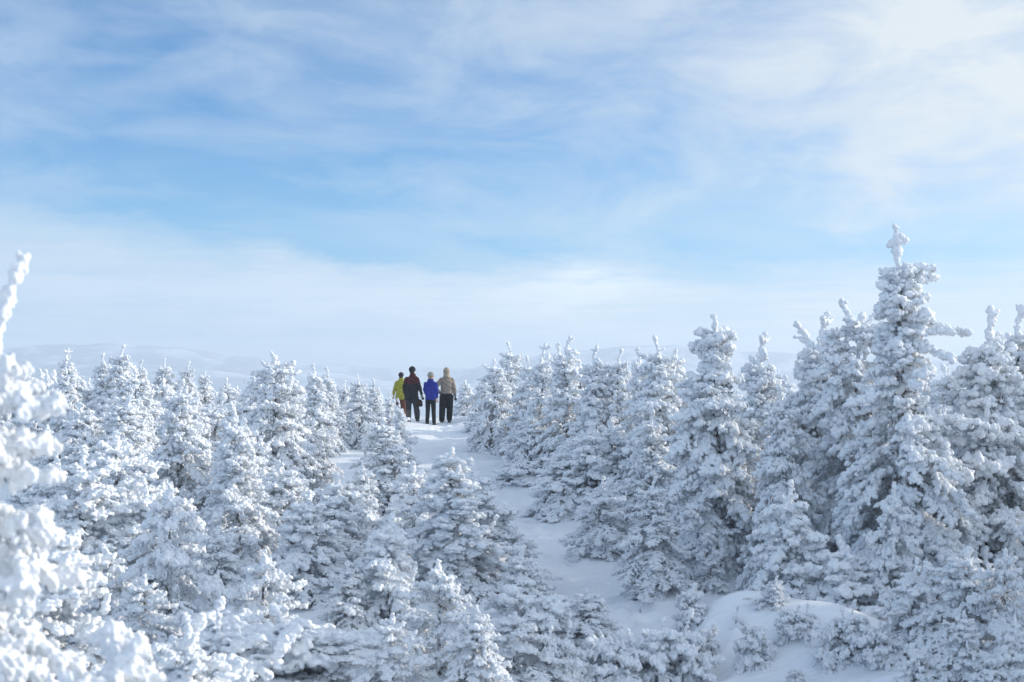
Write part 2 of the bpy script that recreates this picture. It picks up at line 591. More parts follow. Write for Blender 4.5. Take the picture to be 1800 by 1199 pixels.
# drifts: x, y, height, half widths
MOUNDS = [(2.45, 15.4, 0.60, 0.72, 0.8), (3.25, 14.6, 0.42, 0.55, 0.7), (3.5, 12.2, 0.25, 0.9, 0.7), (2.3, 12.0, 0.16, 0.8, 0.5), (4.4, 11.6, 0.25, 0.8, 0.6),
          (0.5, 12.0, 0.12, 0.7, 0.4), (-3.2, 28.5, 0.10, 1.2, 1.6), (1.9, 19.5, 0.22, 0.55, 1.2), (1.45, 23.5, 0.18, 0.5, 1.3)]


def sstep(a, b, x):
    t = np.clip((x - a) / (b - a), 0, 1)
    return t * t * (3 - 2 * t)


def zground(x, y, fine=False):
    """height of the snow over the eye-level datum plus CAMZ"""
    x = np.asarray(x, float)
    y = np.asarray(y, float)
    z = np.interp(y, PD, PZ)
    # round the kinks of the profile
    z = 0.5 * z + 0.25 * (np.interp(y - 1.6, PD, PZ) + np.interp(y + 1.6, PD, PZ))
    t = x - np.interp(y, CD, CX)
    near = 1 - sstep(22, 46, y)
    z = z + (0.08 + 0.26 * near) * sstep(0.8, 3.0, t) * (1 - sstep(60, 90, y)) + 0.10 * sstep(0.8, 2.5, -t)
    z = z - 0.07 * np.exp(-(t / 0.55) ** 2) * (1 - sstep(52, 60, y))
    z = z + 0.035 * np.sin(x * 1.7 + 0.6 * y) + 0.03 * np.sin(y * 1.1 - 0.8 * x + 2) + 0.012 * np.sin(3.9 * x - 2.7 * y) + 0.01 * np.sin(5.3 * y + 3.1 * x)
    for mx, my, h, rx, ry in MOUNDS:
        z = z + h * np.exp(-((x - mx) / rx) ** 2 - ((y - my) / ry) ** 2)
    z = z + 0.012 * np.sin(9.0 * (x * 0.35 + y) + 2.2 * np.sin(1.9 * x)) * np.exp(-((y - 14) / 9) ** 2) * sstep(0.5, 1.2, np.abs(t))
    far = sstep(120, 500, np.abs(y) + np.abs(x))
    z = z + far * (6 * np.sin(x * 0.011 + 1) * np.sin(y * 0.009))
    if fine:
        for sx, sy, r, h in STEPS:
            m = (np.abs(x - sx) < 0.5) & (np.abs(y - sy) < 0.5)
            if m.any():
                q = ((x[m] - sx) / r) ** 2 + ((y[m] - sy) / (r * 1.5)) ** 2
                z[m] += -h * np.exp(-q) + 0.35 * h * np.exp(-((np.sqrt(q) - 1.5) / 0.5) ** 2)
    return z + CAMZ


def graded(lo, hi, step, far, growth=1.18):
    core = list(np.arange(lo, hi, step))
    s, p, up = step, hi, []
    while p < far:
        up.append(p); s *= growth; p += s
    up.append(far)
    s, p, dn = step, lo, []
    while p > -far:
        s *= growth; p -= s; dn.append(max(p, -far))
    return np.array(dn[::-1] + core + up)


def grid_mesh(name, xs, ys, zf):
    X, Y = np.meshgrid(xs, ys)
    Z = zf(X, Y)
    v = np.stack([X, Y, Z], 2).reshape(-1, 3)
    nx, ny = len(xs), len(ys)
    i = (np.arange(ny - 1)[:, None] * nx + np.arange(nx - 1)[None, :]).ravel()
    f = np.stack([i, i + 1, i + nx + 1, i + nx], 1)
    return mesh_np(name, v, f)


ground = link('ground', grid_mesh('ground', graded(-6.0, 7.0, 0.07, 1650.0), graded(8.0, 53.0, 0.07, 1650.0), lambda X, Y: zground(X, Y, True)), None, M['snow'])
tag(ground, 'snow covered summit ground with a trodden path through the hollow', kind='structure')


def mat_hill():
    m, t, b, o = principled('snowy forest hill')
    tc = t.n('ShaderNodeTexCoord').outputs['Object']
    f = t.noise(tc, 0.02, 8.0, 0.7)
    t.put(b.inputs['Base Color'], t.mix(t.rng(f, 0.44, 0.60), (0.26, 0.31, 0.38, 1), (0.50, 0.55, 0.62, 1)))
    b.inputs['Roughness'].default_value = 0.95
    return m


M['hill'] = mat_hill()
# ridges as (distance, depth of the slope, [(column, row of the crest)])
RIDGES = [(1350.0, 190.0, [(-300, 640), (-60, 618), (80, 607), (200, 603), (300, 610), (430, 627), (560, 648), (700, 672), (900, 690)]),
          (1050.0, 130.0, [(-200, 650), (150, 640), (300, 642), (420, 655), (520, 672), (700, 700)]),
          (1400.0, 170.0, [(780, 660), (900, 632), (1000, 617), (1100, 609), (1180, 605), (1240, 608), (1330, 619), (1450, 622), (1600, 628), (1900, 634), (2200, 645)]),
          (1560.0, 90.0, [(-900, 648), (0, 646), (500, 640), (700, 645), (900, 648), (1500, 640), (2700, 648)])]


def zhills(X, Y):
    z = np.full(X.shape, -75.0)
    for dist, dep, prof in RIDGES:
        px = 900 + 2500.0 * X / dist
        py = np.interp(px, [p[0] for p in prof], [p[1] for p in prof], left=760, right=760)
        py = py + 1.2 * np.sin(px * 0.05) + 0.8 * np.sin(px * 0.13 + 1)
        top = (HZ - py) / 2500.0 * dist
        h = (top + 75) * np.exp(-((Y - dist) / dep) ** 2) - 75
        z = np.maximum(z, h)
    return z + CAMZ


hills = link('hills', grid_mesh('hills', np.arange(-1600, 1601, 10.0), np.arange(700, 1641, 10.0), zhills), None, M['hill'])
tag(hills, 'pale blue forested ridges far behind the summit', kind='structure')


def build_haze():
    m = D.materials.new('cold haze')
    m.use_nodes = True
    t = NT(m.node_tree)
    vol = t.n('ShaderNodeVolumePrincipled')
    vol.inputs['Color'].default_value = (0.80, 0.89, 0.97, 1)
    vol.inputs['Density'].default_value = HAZE
    vol.inputs['Anisotropy'].default_value = 0.2
    o = t.n('ShaderNodeOutputMaterial')
    t.put(o.inputs['Volume'], vol.outputs[0])
    a, lo, hi = 1655.0, CAMZ - 90, CAMZ + 36
    v = np.array([(x, y, z) for z in (lo, hi) for y in (-a, a) for x in (-a, a)])
    f = np.array([(0, 2, 3, 1), (4, 5, 7, 6), (0, 1, 5, 4), (2, 6, 7, 3), (0, 4, 6, 2), (1, 3, 7, 5)])
    h = link('haze', mesh_np('haze', v, f, False), None, m)
    tag(h, 'thin cold haze over the valley', kind='stuff')


HAZE = 0.0008
build_haze()
# ---------------------------------------------------------------- prototypes
CONE = [(0, 1.05), (.10, 1.12), (.28, .94), (.48, .68), (.66, .43), (.82, .24), (1, .06)]
COLM = [(0, .95), (.1, 1.0), (.25, .82), (.42, .56), (.6, .36), (.8, .22), (1, .06)]
BROAD = [(0, 1.3), (.12, 1.38), (.32, 1.14), (.52, .78), (.72, .45), (.88, .22), (1, .08)]
SMALL = [(0, .68), (.15, .76), (.4, .56), (.65, .33), (.85, .16), (1, .05)]
BUSH = [(0, .42), (.3, .50), (.65, .40), (.9, .2), (1, .12)]
NEARL = dict(lump=0.0245, level=0, puffs=2.7, needle=3, fused=.0080)
FARL = dict(lump=0.025, level=0, puffs=2.7, needle=3)
P = {}


def proto(key, *a, **k):
    P[key] = spruce(key, *a, **k)


proto('cone', 11, 2.7, CONE, **FARL)
proto('conelean', 12, 2.7, CONE, lean=(.16, .05), leader=.34, stubs=3, **FARL)
proto('colm', 13, 2.7, COLM, leader=.36, stubs=3, **FARL)
proto('colmb', 14, 2.5, COLM, leader=.2, stubs=1, lean=(-.1, .06), **FARL)
proto('broad', 15, 2.6, BROAD, leader=.22, spikes=4, **FARL)
proto('fork', 16, 2.7, COLM, leader=.42, stubs=5, lean=(.08, -.05), extra=[(2.2, 20, .28, 1.1), (2.15, 200, .24, 1.15)], **FARL)
proto('small', 17, 1.7, SMALL, leader=.24, **NEARL)
proto('smallb', 18, 1.7, [(0, .85), (.2, .92), (.45, .65), (.7, .34), (1, .06)], leader=.2, stubs=3, flat=.6, **NEARL)
proto('smallc', 19, 1.6, [(0, .66), (.2, .72), (.5, .44), (.75, .24), (1, .06)], leader=.3, stubs=2, lean=(.1, 0), flat=.4, **NEARL)
proto('fan', 24, 1.6, [(0, 1.0), (.25, 1.02), (.5, .7), (.75, .36), (1, .06)], leader=.14, stubs=2, flat=.9, per_m=46, droop=.7, spikes=3, **NEARL)
proto('sapling', 20, 1.0, [(0, .40), (.2, .46), (.5, .30), (.8, .12), (1, .05)], leader=.2, stubs=2, spikes=0, **NEARL)
proto('bush', 21, .62, BUSH, leader=.05, stubs=0, per_m=130, droop=.6, spikes=0, **NEARL)
proto('bushb', 22, .62, [(0, .5), (.3, .62), (.65, .5), (.9, .28), (1, .15)], leader=.14, stubs=1, per_m=140, droop=.7, spikes=2, **NEARL)
proto('sprig', 23, .42, [(0, .10), (.4, .09), (1, .03)], leader=.2, stubs=3, lump=.012, per_m=60, spikes=0, level=1)
proto('tall', 31, 4.45, [(0, 1.2), (.12, 1.32), (.26, 1.2), (.38, .98), (.44, .78), (.5, .52), (.56, .37), (.66, .32), (.78, .34), (.84, .27), (.875, .20), (.89, .07), (1, .05)],
      leader=.52, stubs=0, leader_tilt=(-.26, 0), lead_r=1.0, cross=((.62, 182, .10, .05), (.68, -4, .10, .25), (.66, 95, .06, .2)), hollows=9, lean=(.02, 0), per_m=60, lump=.027, puffs=2.6, spikes=0, level=0,
      extra=[(3.28, -8, .74, .05), (3.12, -30, .62, -.35), (3.72, 5, .46, .45), (3.95, -5, .36, .1), (3.62, 190, .34, -.3), (2.5, 195, .7, .1), (2.2, -10, 1.05, .0)])
proto('dome', 32, 3.47, [(0, .9), (.09, .95), (.32, .88), (.53, .74), (.69, .56), (.765, .34), (.79, .10), (.815, .06), (.838, .22), (.885, .30), (.94, .20), (.963, .07), (1, .04)],
      leader=.14, stubs=0, droop=1.2, per_m=70, lobk=.5, hollows=6, lump=.026, puffs=2.6, spikes=1)
proto('blunt', 33, 3.65, [(0, .95), (.2, .95), (.5, .78), (.7, .6), (.745, .46), (.85, .40), (.93, .34), (.955, .2), (1, .08)],
      leader=.40, stubs=0, leader_tilt=(-.5, 0), lead_r=1.15, lump=.026, puffs=2.6, hollows=7, spikes=0, extra=[(3.2, 20, .36, .75), (3.2, 70, .34, .8), (3.1, -30, .36, .7), (2.9, 180, .42, .5)])
proto('spike', 34, 3.3, [(0, .8), (.3, .75), (.55, .5), (.7, .3), (.8, .16), (.86, .1), (1, .05)],
      leader=.52, stubs=3, leader_tilt=(-.38, 0), lead_r=1.1, lump=.026, puffs=2.6, hollows=5, spikes=0, extra=[(2.68, 15, .34, .9), (2.6, 170, .3, .8), (2.62, -20, .38, .35)])
proto('twin', 35, 3.13, [(0, 1.0), (.2, 1.05), (.5, .85), (.7, .52), (.86, .34), (.93, .2), (1, .08)],
      leader=.26, stubs=2, lead_r=1.2, lump=.026, puffs=2.6, extra=[(2.72, 0, .16, 1.3), (2.7, 185, .22, 1.25), (2.55, -15, .4, 1.0)])
proto('close', 36, 2.8, [(0, .45), (.41, .40), (.6, .34), (.72, .25), (.8, .23), (.85, .10), (.9, .05), (1, .04)],
      leader=.33, stubs=0, leader_tilt=(.20, 0), lead_r=.9, per_m=40, lump=.026, level=1, puffs=2.2, spikes=0, needle=2, flat=.7, fused=.0075)
proto('closeb', 37, 1.4, [(0, .5), (.4, .4), (.7, .24), (.9, .13), (1, .08)], leader=.12, stubs=2, lump=.027, level=1, puffs=2.2, lead_r=1.0, needle=2, flat=.6, fused=.0075)
FIXED = {'tall', 'dome', 'blunt', 'spike', 'twin', 'close'}

# ---------------------------------------------------------------- planting
# kind, column and row of the tip in the photograph, distance, width factor, label
TREES = [
 ('tall', 1572, 395, 17.0, 1.0, 'tallest rime-crusted spruce, cross-shaped tip and one long arm'),
 ('dome', 1257, 555, 20.0, 1.0, 'frosted spruce with a round ball-shaped top above a pinched neck'),
 ('blunt', 1480, 527, 19.0, 1.0, 'frosted spruce with a tilted spike beside its blunt bushy head, next to the tallest tree'),
 ('spike', 1400, 567, 21.0, 1.0, 'frosted spruce whose bare spike tilts sideways, between ball-topped and blunt-headed trees'),
 ('fork', 1450, 551, 20.5, 1.0, 'frosted spruce with an upright rimed spike touching the blunt-headed tree'),
 ('fork', 1342, 586, 22.5, 0.95, 'slim frosted spruce with a forked tip directly behind the ball-topped tree'),
 ('colm', 1746, 538, 17.6, 1.0, 'slim frosted spruce with a small cross at its tip, right of the tallest tree'),
 ('cone', 1792, 540, 18.6, 1.0, 'frosted spruce with a rounded head cut by the right edge of the photo'),
 ('cone', 1151, 594, 27.0, 1.0, 'frosted spruce with two small horns at its tip, standing before the far flat ridge'),
 ('colmb', 1188, 612, 28.0, 0.9, 'frosted spruce leaning on the two-horned spruce from behind'),
 ('colm', 1002, 591, 33.0, 1.0, 'pointed frosted spruce, highest of the stand just right of the hikers'),
 ('fork', 958, 603, 34.0, 0.9, 'ragged frosted spruce with several thin spikes, second right of the hikers'),
 ('colm', 982, 603, 35.0, 0.9, 'narrow frosted spruce squeezed between the ragged and the highest of that row'),
 ('cone', 893, 603, 39.0, 1.0, 'frosted spruce with a bent bare twig at its tip, first right of the hikers'),
 ('broad', 868, 632, 38.0, 0.9, 'broad frosted spruce sloping down towards the hikers at the path'),
 ('colm', 1049, 607, 31.0, 0.95, 'frosted spruce with a knobbed spike, standing where the far ridge begins'),
 ('cone', 1092, 614, 31.0, 0.9, 'round-shouldered frosted spruce between the knobbed and the two-horned spruces'),
 ('colm', 1121, 611, 30.0, 0.8, 'thin frosted spruce with a stick-like tip, in front of the flat ridge'),
 ('small', 843, 716, -792, 40, 'low frosted spruce leaning over the path beside the hikers'),
 ('smallb', 818, 668, 50.0, 1.1, 'small frosted spruce behind the hiker in the tan jacket'),
 ('smallb', 850, 664, 47.0, 1.0, 'small frosted spruce at the crest beside the hiker in tan'),
 ('smallb', 927, 736, -832, 60, 'low sunlit-tipped spruce at the crest of the path bank'),
 ('smallb', 985, 783, -905, 102, 'squat frosted spruce with a sunlit tip, its skirt reaching onto the path'),
 ('bushb', 915, 808, -848, 58, 'flat frosted bush at the bend of the path'),
 ('small', 1040, 740, 27.5, 1.1, 'frosted spruce rising behind the squat spruce with a sunlit tip'),
 ('cone', 1146, 722, 23.0, 1.05, 'broad frosted spruce with a thin white stick tip, in front of the two-horned spruce'),
 ('smallc', 1060, 838, -972, 80, 'small frosted spruce with drooping skirt over the snow bank of the path'),
 ('cone', 1368, 680, 18.6, 0.8, 'narrow frosted spruce with sunlit shoulder, in front of the spiky trees'),
 ('small', 1392, 845, 16.0, 1.0, 'small frosted spruce at the foot of the narrow sunlit-shouldered spruce'),
 ('smallc', 1252, 965, -1040, 45, 'small shaded spruce standing at the top of the smooth snow mound'),
 ('small', 1568, 848, -1085, 85, 'shaded young spruce with one sunlit tip, in front of the tallest tree'),
 ('smallc', 1608, 982, -1152, 92, 'young spruce with two blunt arms and a hanging rimed twig, near the lower right'),
 ('sapling', 1783, 1082, -1192, 45, 'stub-tipped sapling in the lower right corner'),
 ('smallb', 1700, 960, 13.4, 1.1, 'drooping frosted spruce behind the sapling in the lower right corner'),
 ('bushb', 1478, 1068, -1150, 62, 'frosted bush bending over the snow slope below the shaded young spruce'),
 ('bush', 1242, 1108, -1162, 28, 'small round frosted bush alone on the snow, lower one of the path side'),
 ('bush', 1322, 1100, -1166, 42, 'dark round frosted bush on the open snow, next to a smaller one'),
 ('bushb', 1402, 1062, -1112, 45, 'frosted bush hanging off the edge of the smooth mound'),
 ('bush', 1215, 1040, -1094, 38, 'frosted bush hugging the side of the smooth snow mound'),
 ('bush', 1612, 1146, -1199, 50, 'low frosted bush at the bottom edge under the young spruce with two arms'),
 ('sprig', 1294, 1062, -1100, 12, 'tiny frosted sprig on the smooth snow mound'),
 ('sprig', 868, 868, -905, 10, 'tiny frosted sprig on the open path snow'),
 ('sprig', 1128, 1050, -1076, 8, 'tiny frosted twig poking from the path edge'),
 ('bush', 1395, 1178, -1207, 26, 'little frosted bush cut by the bottom edge below the dark round bush'),
 ('twin', 478, 617, 27.0, 1.0, 'big sunlit spruce with two upright tips, tallest in the left stand'),
 ('cone', 218, 607, 38.0, 1.0, 'pointed frosted spruce, peak of the far left row before the blue ridge'),
 ('fork', 122, 613, 40.0, 1.0, 'frosted spruce with a tilted tip at the start of the far left row'),
 ('colm', 183, 621, 39.0, 0.9, 'slim frosted spruce just left of the peak of the far left row'),
 ('colm', 250, 632, 39.0, 0.9, 'slim frosted spruce just right of the peak of the far left row'),
 ('cone', 288, 630, 40.0, 1.0, 'frosted spruce with a broad tip, halfway along the far left row'),
 ('cone', 333, 636, 40.0, 0.9, 'frosted spruce with a double tip in the far left row'),
 ('colmb', 362, 652, 41.0, 0.9, 'small far spruce closing the left row before the big twin-tipped one'),
 ('small', 398, 664, 42.0, 0.9, 'lone far spruce in the gap left of the big twin-tipped tree'),
 ('colm', 551, 640, 36.0, 1.0, 'slim sunlit spruce, taller of a pair right of the big twin-tipped tree'),
 ('colm', 574, 645, 37.0, 0.9, 'slim sunlit spruce, shorter of a pair right of the big twin-tipped tree'),
 ('cone', 628, 660, 38.0, 1.0, 'sunlit spruce midway between the pair and the hikers'),
 ('colm', 655, 664, 40.0, 0.9, 'narrow sunlit spruce nearest the hikers in the left row'),
 ('small', 606, 668, 42.0, 1.0, 'little spruce tip peeping out behind the row left of the hikers'),
 ('small', 684, 690, 41.0, 0.8, 'small frosted spruce in front of the hiker in yellow'),
 ('cone', 322, 668, 24.5, 1.0, 'broad sunlit spruce below the far left row'),
 ('colm', 407, 708, 20.0, 1.05, 'slender sunlit spruce with a round white head, before the big twin-tipped tree'),
 ('broad', 673, 735, 27.0, 1.25, 'broad sunlit spruce below the hikers, left of the path'),
 ('colmb', 795, 783, 18.6, 1.5, 'white spruce with a tall bare spike rising in the middle of the path view'),
 ('small', 828, 806, 20.0, 1.4, 'darker spruce hidden behind the white spruce with the bare spike'),
 ('smallb', 872, 902, -1030, 95, 'young spruce with sagging sunlit arms at the path edge'),
 ('fan', 905, 925, -1045, 105, 'drooping young spruce leaning out over the path'),
 ('small', 690, 903, -1110, 105, 'young spruce with a cross-shaped top in the near left thicket'),
 ('smallb', 545, 862, -1060, 140, 'lumpy wide-headed spruce behind the cross-topped young spruce'),
 ('fan', 466, 968, -1185, 150, 'near spruce with fan-like rimed arms in the lower left'),
 ('fan', 770, 985, -1185, 135, 'spruce with heavy rime fingers above a dark hollow at the bottom'),
 ('smallb', 1030, 1033, -1140, 104, 'short spruce with a blunt knobbed tip beside the lower path'),
 ('bushb', 1165, 1086, -1195, 95, 'wide frosted bush spreading over the lower path'),
 ('bushb', 1085, 1110, -1198, 75, 'frosted bush beside the wide one at the bottom edge'),
 ('small', 148, 783, 17.5, 1.25, 'sunlit spruce with a white stick tip beside the blurred near tree'),
 ('smallc', 325, 1084, 9.2, 1.1, 'near young spruce with drooping white shoulders at the bottom left'),
 ('close', 33, 450, 5.5, 0.84, 'blurred near spruce with a thick bent spike, cut by the left edge'),
 ('closeb', 198, 1092, 5.2, 0.85, 'blurred near treetop at the bottom left corner'),
 ('sapling', 430, 1172, -1300, 60, 'sapling whose stick tip pokes up at the bottom edge'),
 ('fan', 590, 1110, -1225, 160, 'wide near bush with layered fans at the bottom edge'),
 ('fan', 300, 850, 15.5, 0.85, 'broad spruce with swept rimed fans below the slender white-headed one'),
 ('smallb', 75, 905, 11.5, 1.2, 'shaded spruce behind the blurred near tree'),
 ('small', 637, 812, -930, 58, 'sunlit young spruce in front of the little snow clearing left of the path'),
 ('cone', 566, 748, 27.5, 0.8, 'sunlit spruce below the slim pair, right of the big twin-tipped tree'),
 ('smallb', 612, 985, -1120, 92, 'spruce with thick rime pads left of the cross-topped young spruce'),
 ('fan', 255, 1010, -1165, 120, 'fan-armed shaded spruce next to the blurred near treetop'),
 ('smallb', 385, 925, -1075, 98, 'shaded spruce with sagging fans below the broad swept one'),
 ('fan', 905, 1075, -1188, 118, 'low spruce with layered fans at the lower end of the path'),
 ('fan', 690, 1078, -1240, 120, 'near spruce with layered pads at the bottom edge, below the cross-topped young spruce'),
 ('smallb', 838, 1062, -1222, 100, 'near spruce with lumpy rime at the bottom edge, under the heavy-fingered one'),
 ('bushb', 968, 1100, -1192, 66, 'frosted bush at the bottom edge between the lumpy near spruce and the wide bush'),
 ('cone', 1152, 838, -1036, 108, 'broad-skirted shaded spruce overhanging the bank of the path'),
 ('cone', 926, 627, 37.0, 0.95, 'rounded frosted spruce filling the gap after the first one right of the hikers'),
 ('smallb', 1692, 1072, -1196, 72, 'drooping young spruce between the two-armed young spruce and the corner sapling'),
 ('fan', 1765, 965, -1150, 105, 'shaded fan-armed spruce rising behind the stub-tipped sapling'),
 ('bush', 1742, 1150, -1214, 46, 'round frosted bush at the bottom edge beside the stub-tipped sapling'),
 ('bushb', 1545, 1090, -1160, 52, 'frosted bush between the bending bush and the young spruce with two arms'),
 ('sapling', 1365, 1010, -1062, 34, 'thin shaded sapling at the back of the smooth snow mound'),
 ('smallb', 918, 962, -1118, 95, 'spruce with sunlit drooping arms between the sagging young spruce and the lower path'),
 ('colm', 700, 700, 33.0, 0.7, 'thin sunlit spruce just below the hiker in yellow'),
]
SKYLINE = ([0, 90, 230, 330, 400, 440, 520, 560, 640, 680, 684, 700, 712, 835, 842, 870, 900, 1000, 1100, 1200, 1300, 1400, 1550, 1700, 1800],
           [655, 645, 628, 655, 676, 650, 660, 655, 678, 690, 705, 745, 790, 790, 700, 665, 640, 625, 636, 660, 670, 640, 600, 640, 570])
OPEN = [(x, y) for y, a, b in ((742, 738, 822), (758, 736, 822), (772, 740, 818), (800, 746, 866), (825, 758, 880), (850, 850, 898), (880, 868, 904), (900, 902, 946), (925, 915, 985),
        (950, 925, 1020), (975, 945, 1020), (1000, 956, 1066), (1030, 990, 1090), (1050, 1005, 1110), (1075, 1040, 1150), (1120, 1225, 1280), (1150, 1225, 1280), (1165, 1255, 1290), (1060, 1245, 1350), (1040, 1262, 1325), (1085, 1260, 1345), (1180, 1400, 1440),
        (1100, 1385, 1420), (800, 605, 640), (810, 605, 640)) for x in np.linspace(a, b, 5)]
placed = []           # x, y, crown radius, tip column, tip row, label


def ground_at(x, y):
    return float(zground(np.array([x]), np.array([y]))[0])


def d_at_row(px, row):
    """distance at which the snow under a column of the photograph reaches a row"""
    d = np.arange(7.5, 56, 0.05)
    r = HZ - (zground((px - 900) / 2500.0 * d, d) - CAMZ) * 2500 / d
    k = np.nonzero(r <= row)[0]
    return float(d[k[0]]) if len(k) else 50.0


def pick(H, rng):
    if H < 0.75:
        return rng.choice(['bush', 'bushb'])
    if H < 1.2:
        return rng.choice(['sapling', 'sapling', 'smallb'])
    if H < 2.05:
        return rng.choice(['small', 'smallb', 'smallc', 'fan'])
    return rng.choice(['cone', 'conelean', 'colm', 'colmb', 'broad', 'fork'])


KIND = {'bush': ('frosted_bush', 'bush'), 'bushb': ('frosted_bush', 'bush'), 'sprig': ('frosted_sprig', 'sprig'), 'sapling': ('frosted_sapling', 'sapling')}
NTREE = [0]


def plant(key, x, y, H, wf, label, rng, rot=None):
    p = P[key]
    name, cat = KIND.get(key, ('frosted_spruce', 'tree'))
    s = H / p['H']
    r = link(name, None)
    r.empty_display_size = 0.2
    r.location = (x, y, ground_at(x, y) - 0.04)
    tilt = (0, 0) if key in FIXED or key in KIND or rot is not None else (rng.normal(0, 0.05), rng.normal(0, 0.05))
    r.rotation_euler = (*tilt, 0.0 if key in FIXED else (rng.uniform(0, 6.28) if rot is None else rot))
    r.scale = (s * wf, s * wf, s)
    grp = {'tree': 'rime-covered spruces on the summit', 'bush': 'frosted bushes in the snow', 'sprig': 'frosted sprigs in the snow', 'sapling': 'frosted saplings'}[cat]
    tag(r, label, cat, grp)
    for k in ('trunk', 'foliage', 'crown'):
        link(k, p[k], r)
    NTREE[0] += 1
    return r


rgt = np.random.default_rng(5)
for key, px, py, d, wf, label in TREES:
    if d < 0:
        d = d_at_row(px, -d)
    x = (px - 900) / 2500.0 * d
    zt = CAMZ + (HZ - py) / 2500.0 * d
    p = P[key]
    rot = 0.0 if key in FIXED else rgt.uniform(0, 6.28)
    H = zt - ground_at(x, d) + 0.04
    s = H / float(p['tip'][2])
    H = s * p['H']
    if wf > 5:
        wf = wf / 2500.0 * d / (p['R'] * 1.05 * s)
        wf2 = wf
    else:
        wf2 = wf if key in FIXED else wf * (1.0 if s > 0.75 else min(1.35, 0.75 / s) ** 0.5)
    # the foot stands where a bent leader's tip ends over its column
    off = -(math.cos(rot) * p['tip'][0] - math.sin(rot) * p['tip'][1]) * s * wf2
    plant(key, x + off, d, H, wf2, label, rgt, rot)
    placed.append((x + off, d, p['R'] * s * wf2, px, py, label))


def blocks_open(px, py, d, rad, pyb):
    """would a crown hide a piece of the open snow or the hikers"""
    for ox, oy in OPEN:
        if py < oy < pyb:
            k = (oy - py) / (pyb - py)
            if abs(ox - px) < (0.25 + 0.75 * k) * rad * 2500 / d + 3:
                return True
    return False


FILL = []
rgf = np.random.default_rng(2024)
tries = 0
while tries < 14000 and len(FILL) < 216:
    tries += 1
    d = 10.5 + 38 * rgf.random() ** 0.8
    px = rgf.uniform(-40, 1840)
    x = (px - 900) / 2500.0 * d
    t = x - np.interp(d, CD, CX)
    H = float(rgf.choice([rgf.uniform(1.5, 2.7), rgf.uniform(1.2, 2.0), rgf.uniform(0.55, 1.2)], p=[.45, .35, .2])) * float(np.interp(d, [10, 20, 30], [0.62, 0.85, 1.0]))
    gz = ground_at(x, d)
    py = HZ - (gz + H - CAMZ) * 2500 / d
    if py < np.interp(px, *SKYLINE):
        over = np.interp(px, *SKYLINE) - py
        H -= over * d / 2500 + rgf.uniform(0, 0.2)
        if H < 0.5:
            continue
        py = HZ - (gz + H - CAMZ) * 2500 / d
    rad = 0.33 * H + 0.2
    pyb = HZ - (gz - CAMZ) * 2500 / d
    if abs(t) < 0.75 * rad + 0.35 and d < 52:
        continue
    if py > 1195:
        continue
    if blocks_open(px, py, d, rad, pyb):
        continue
    if any((x - q[0]) ** 2 + (d - q[1]) ** 2 < (0.40 * (rad + q[2])) ** 2 for q in placed):
        continue
    # keep the named trees in the clear: nothing right in front of their upper part
    if any(q[1] > d + 0.3 and abs(px - q[3]) < 0.8 * rad * 2500 / d + 18 and py < q[4] + (0.20 if px > 900 else 0.12) * q[6] for q in [(a[0], a[1], a[2], a[3], a[4], a[5], (ground_at(a[0], a[1]) - CAMZ) * -2500 / a[1] + HZ - a[4]) for a in placed[:len(TREES)]]):
        continue
    key = str(pick(H, rgf))
    FILL.append((key, x, d, H, px, py))
    placed.append((x, d, rad, px, py, ''))

# labels of the rest of the stand: by size, side and the described tree each one stands next to
ANCH = [(q[3], q[4], q[1], q[5]) for q in placed[:len(TREES)]]
SHORT = {}
used = {}
ADJ = {'bush': ['low', 'round'], 'sapling': ['thin', 'young'], 'tree': ['slim', 'full', 'ragged']}


def fill_label(key, px, py, d, H):
    cat = KIND.get(key, ('', 'tree'))[1]
    size = 'knee-high' if H < 0.8 else 'waist-high' if H < 1.2 else 'man-high' if H < 1.95 else 'taller'
    noun = {'bush': 'frosted bush', 'sapling': 'frosted sapling', 'tree': 'frosted spruce'}[cat]
    best = sorted(ANCH, key=lambda a: ((a[0] - px) / 60) ** 2 + ((a[1] - py) / 60) ** 2 + ((a[2] - d) / 4) ** 2)
    for a in best[:8]:
        dx, dd = px - a[0], d - a[2]
        side = ('behind' if dd > 0 else 'in front of') if abs(dd) > 1.2 else ('right of' if dx > 0 else 'left of')
        if abs(dd) > 1.2 and abs(dx) > 45:
            side = side.replace('in front of', 'before') + (' and right of' if dx > 0 else ' and left of')
        words_ = a[3].split(',')[0].split()
        core = [w for w in words_][:9]
        while core and core[-1] in ('a', 'the', 'and', 'with', 'of', 'at', 'in', 'its', 'on', 'over', 'above', 'below', 'beside', 'one', 'two', 'just', 'whose', 'under', 'before', 'behind', 'directly', 'frosted', 'blurred', 'between'):
            core.pop()
        lab = '%s %s %s the %s' % (size, noun, side, ' '.join(core))
        lab = ' '.join(lab.split()[:16])
        if lab not in used:
            used[lab] = 1
            return lab
    used[lab] = used.get(lab, 1) + 1
    return lab


for key, x, d, H, px, py in FILL:
    plant(key, x, d, H, 1.16 + 0.12 * rgf.normal(), fill_label(key, px, py, d, H), rgf)

# spruces just outside the frame on the sunny side, which keep the hollow in shade
for (x, d, H) in ((6.6, 14.5, 3.4), (7.4, 18.2, 3.6), (8.2, 21.5, 3.8), (6.0, 11.8, 2.8), (9.6, 17.0, 3.8), (9.2, 24.2, 3.6), (5.4, 9.6, 2.4), (8.6, 13.4, 3.4), (10.8, 20.5, 4.0), (11.0, 27.0, 3.8)):
    plant(['cone', 'broad', 'colm'][int(x * 10) % 3], x, d, H, 1.15, 'frosted spruce of the shading row beyond the right edge of the photo', rgf)
print('TREES', NTREE[0], 'fill', len(FILL), 'polys', sum(len(p['crown'].polygons) for p in P.values()))
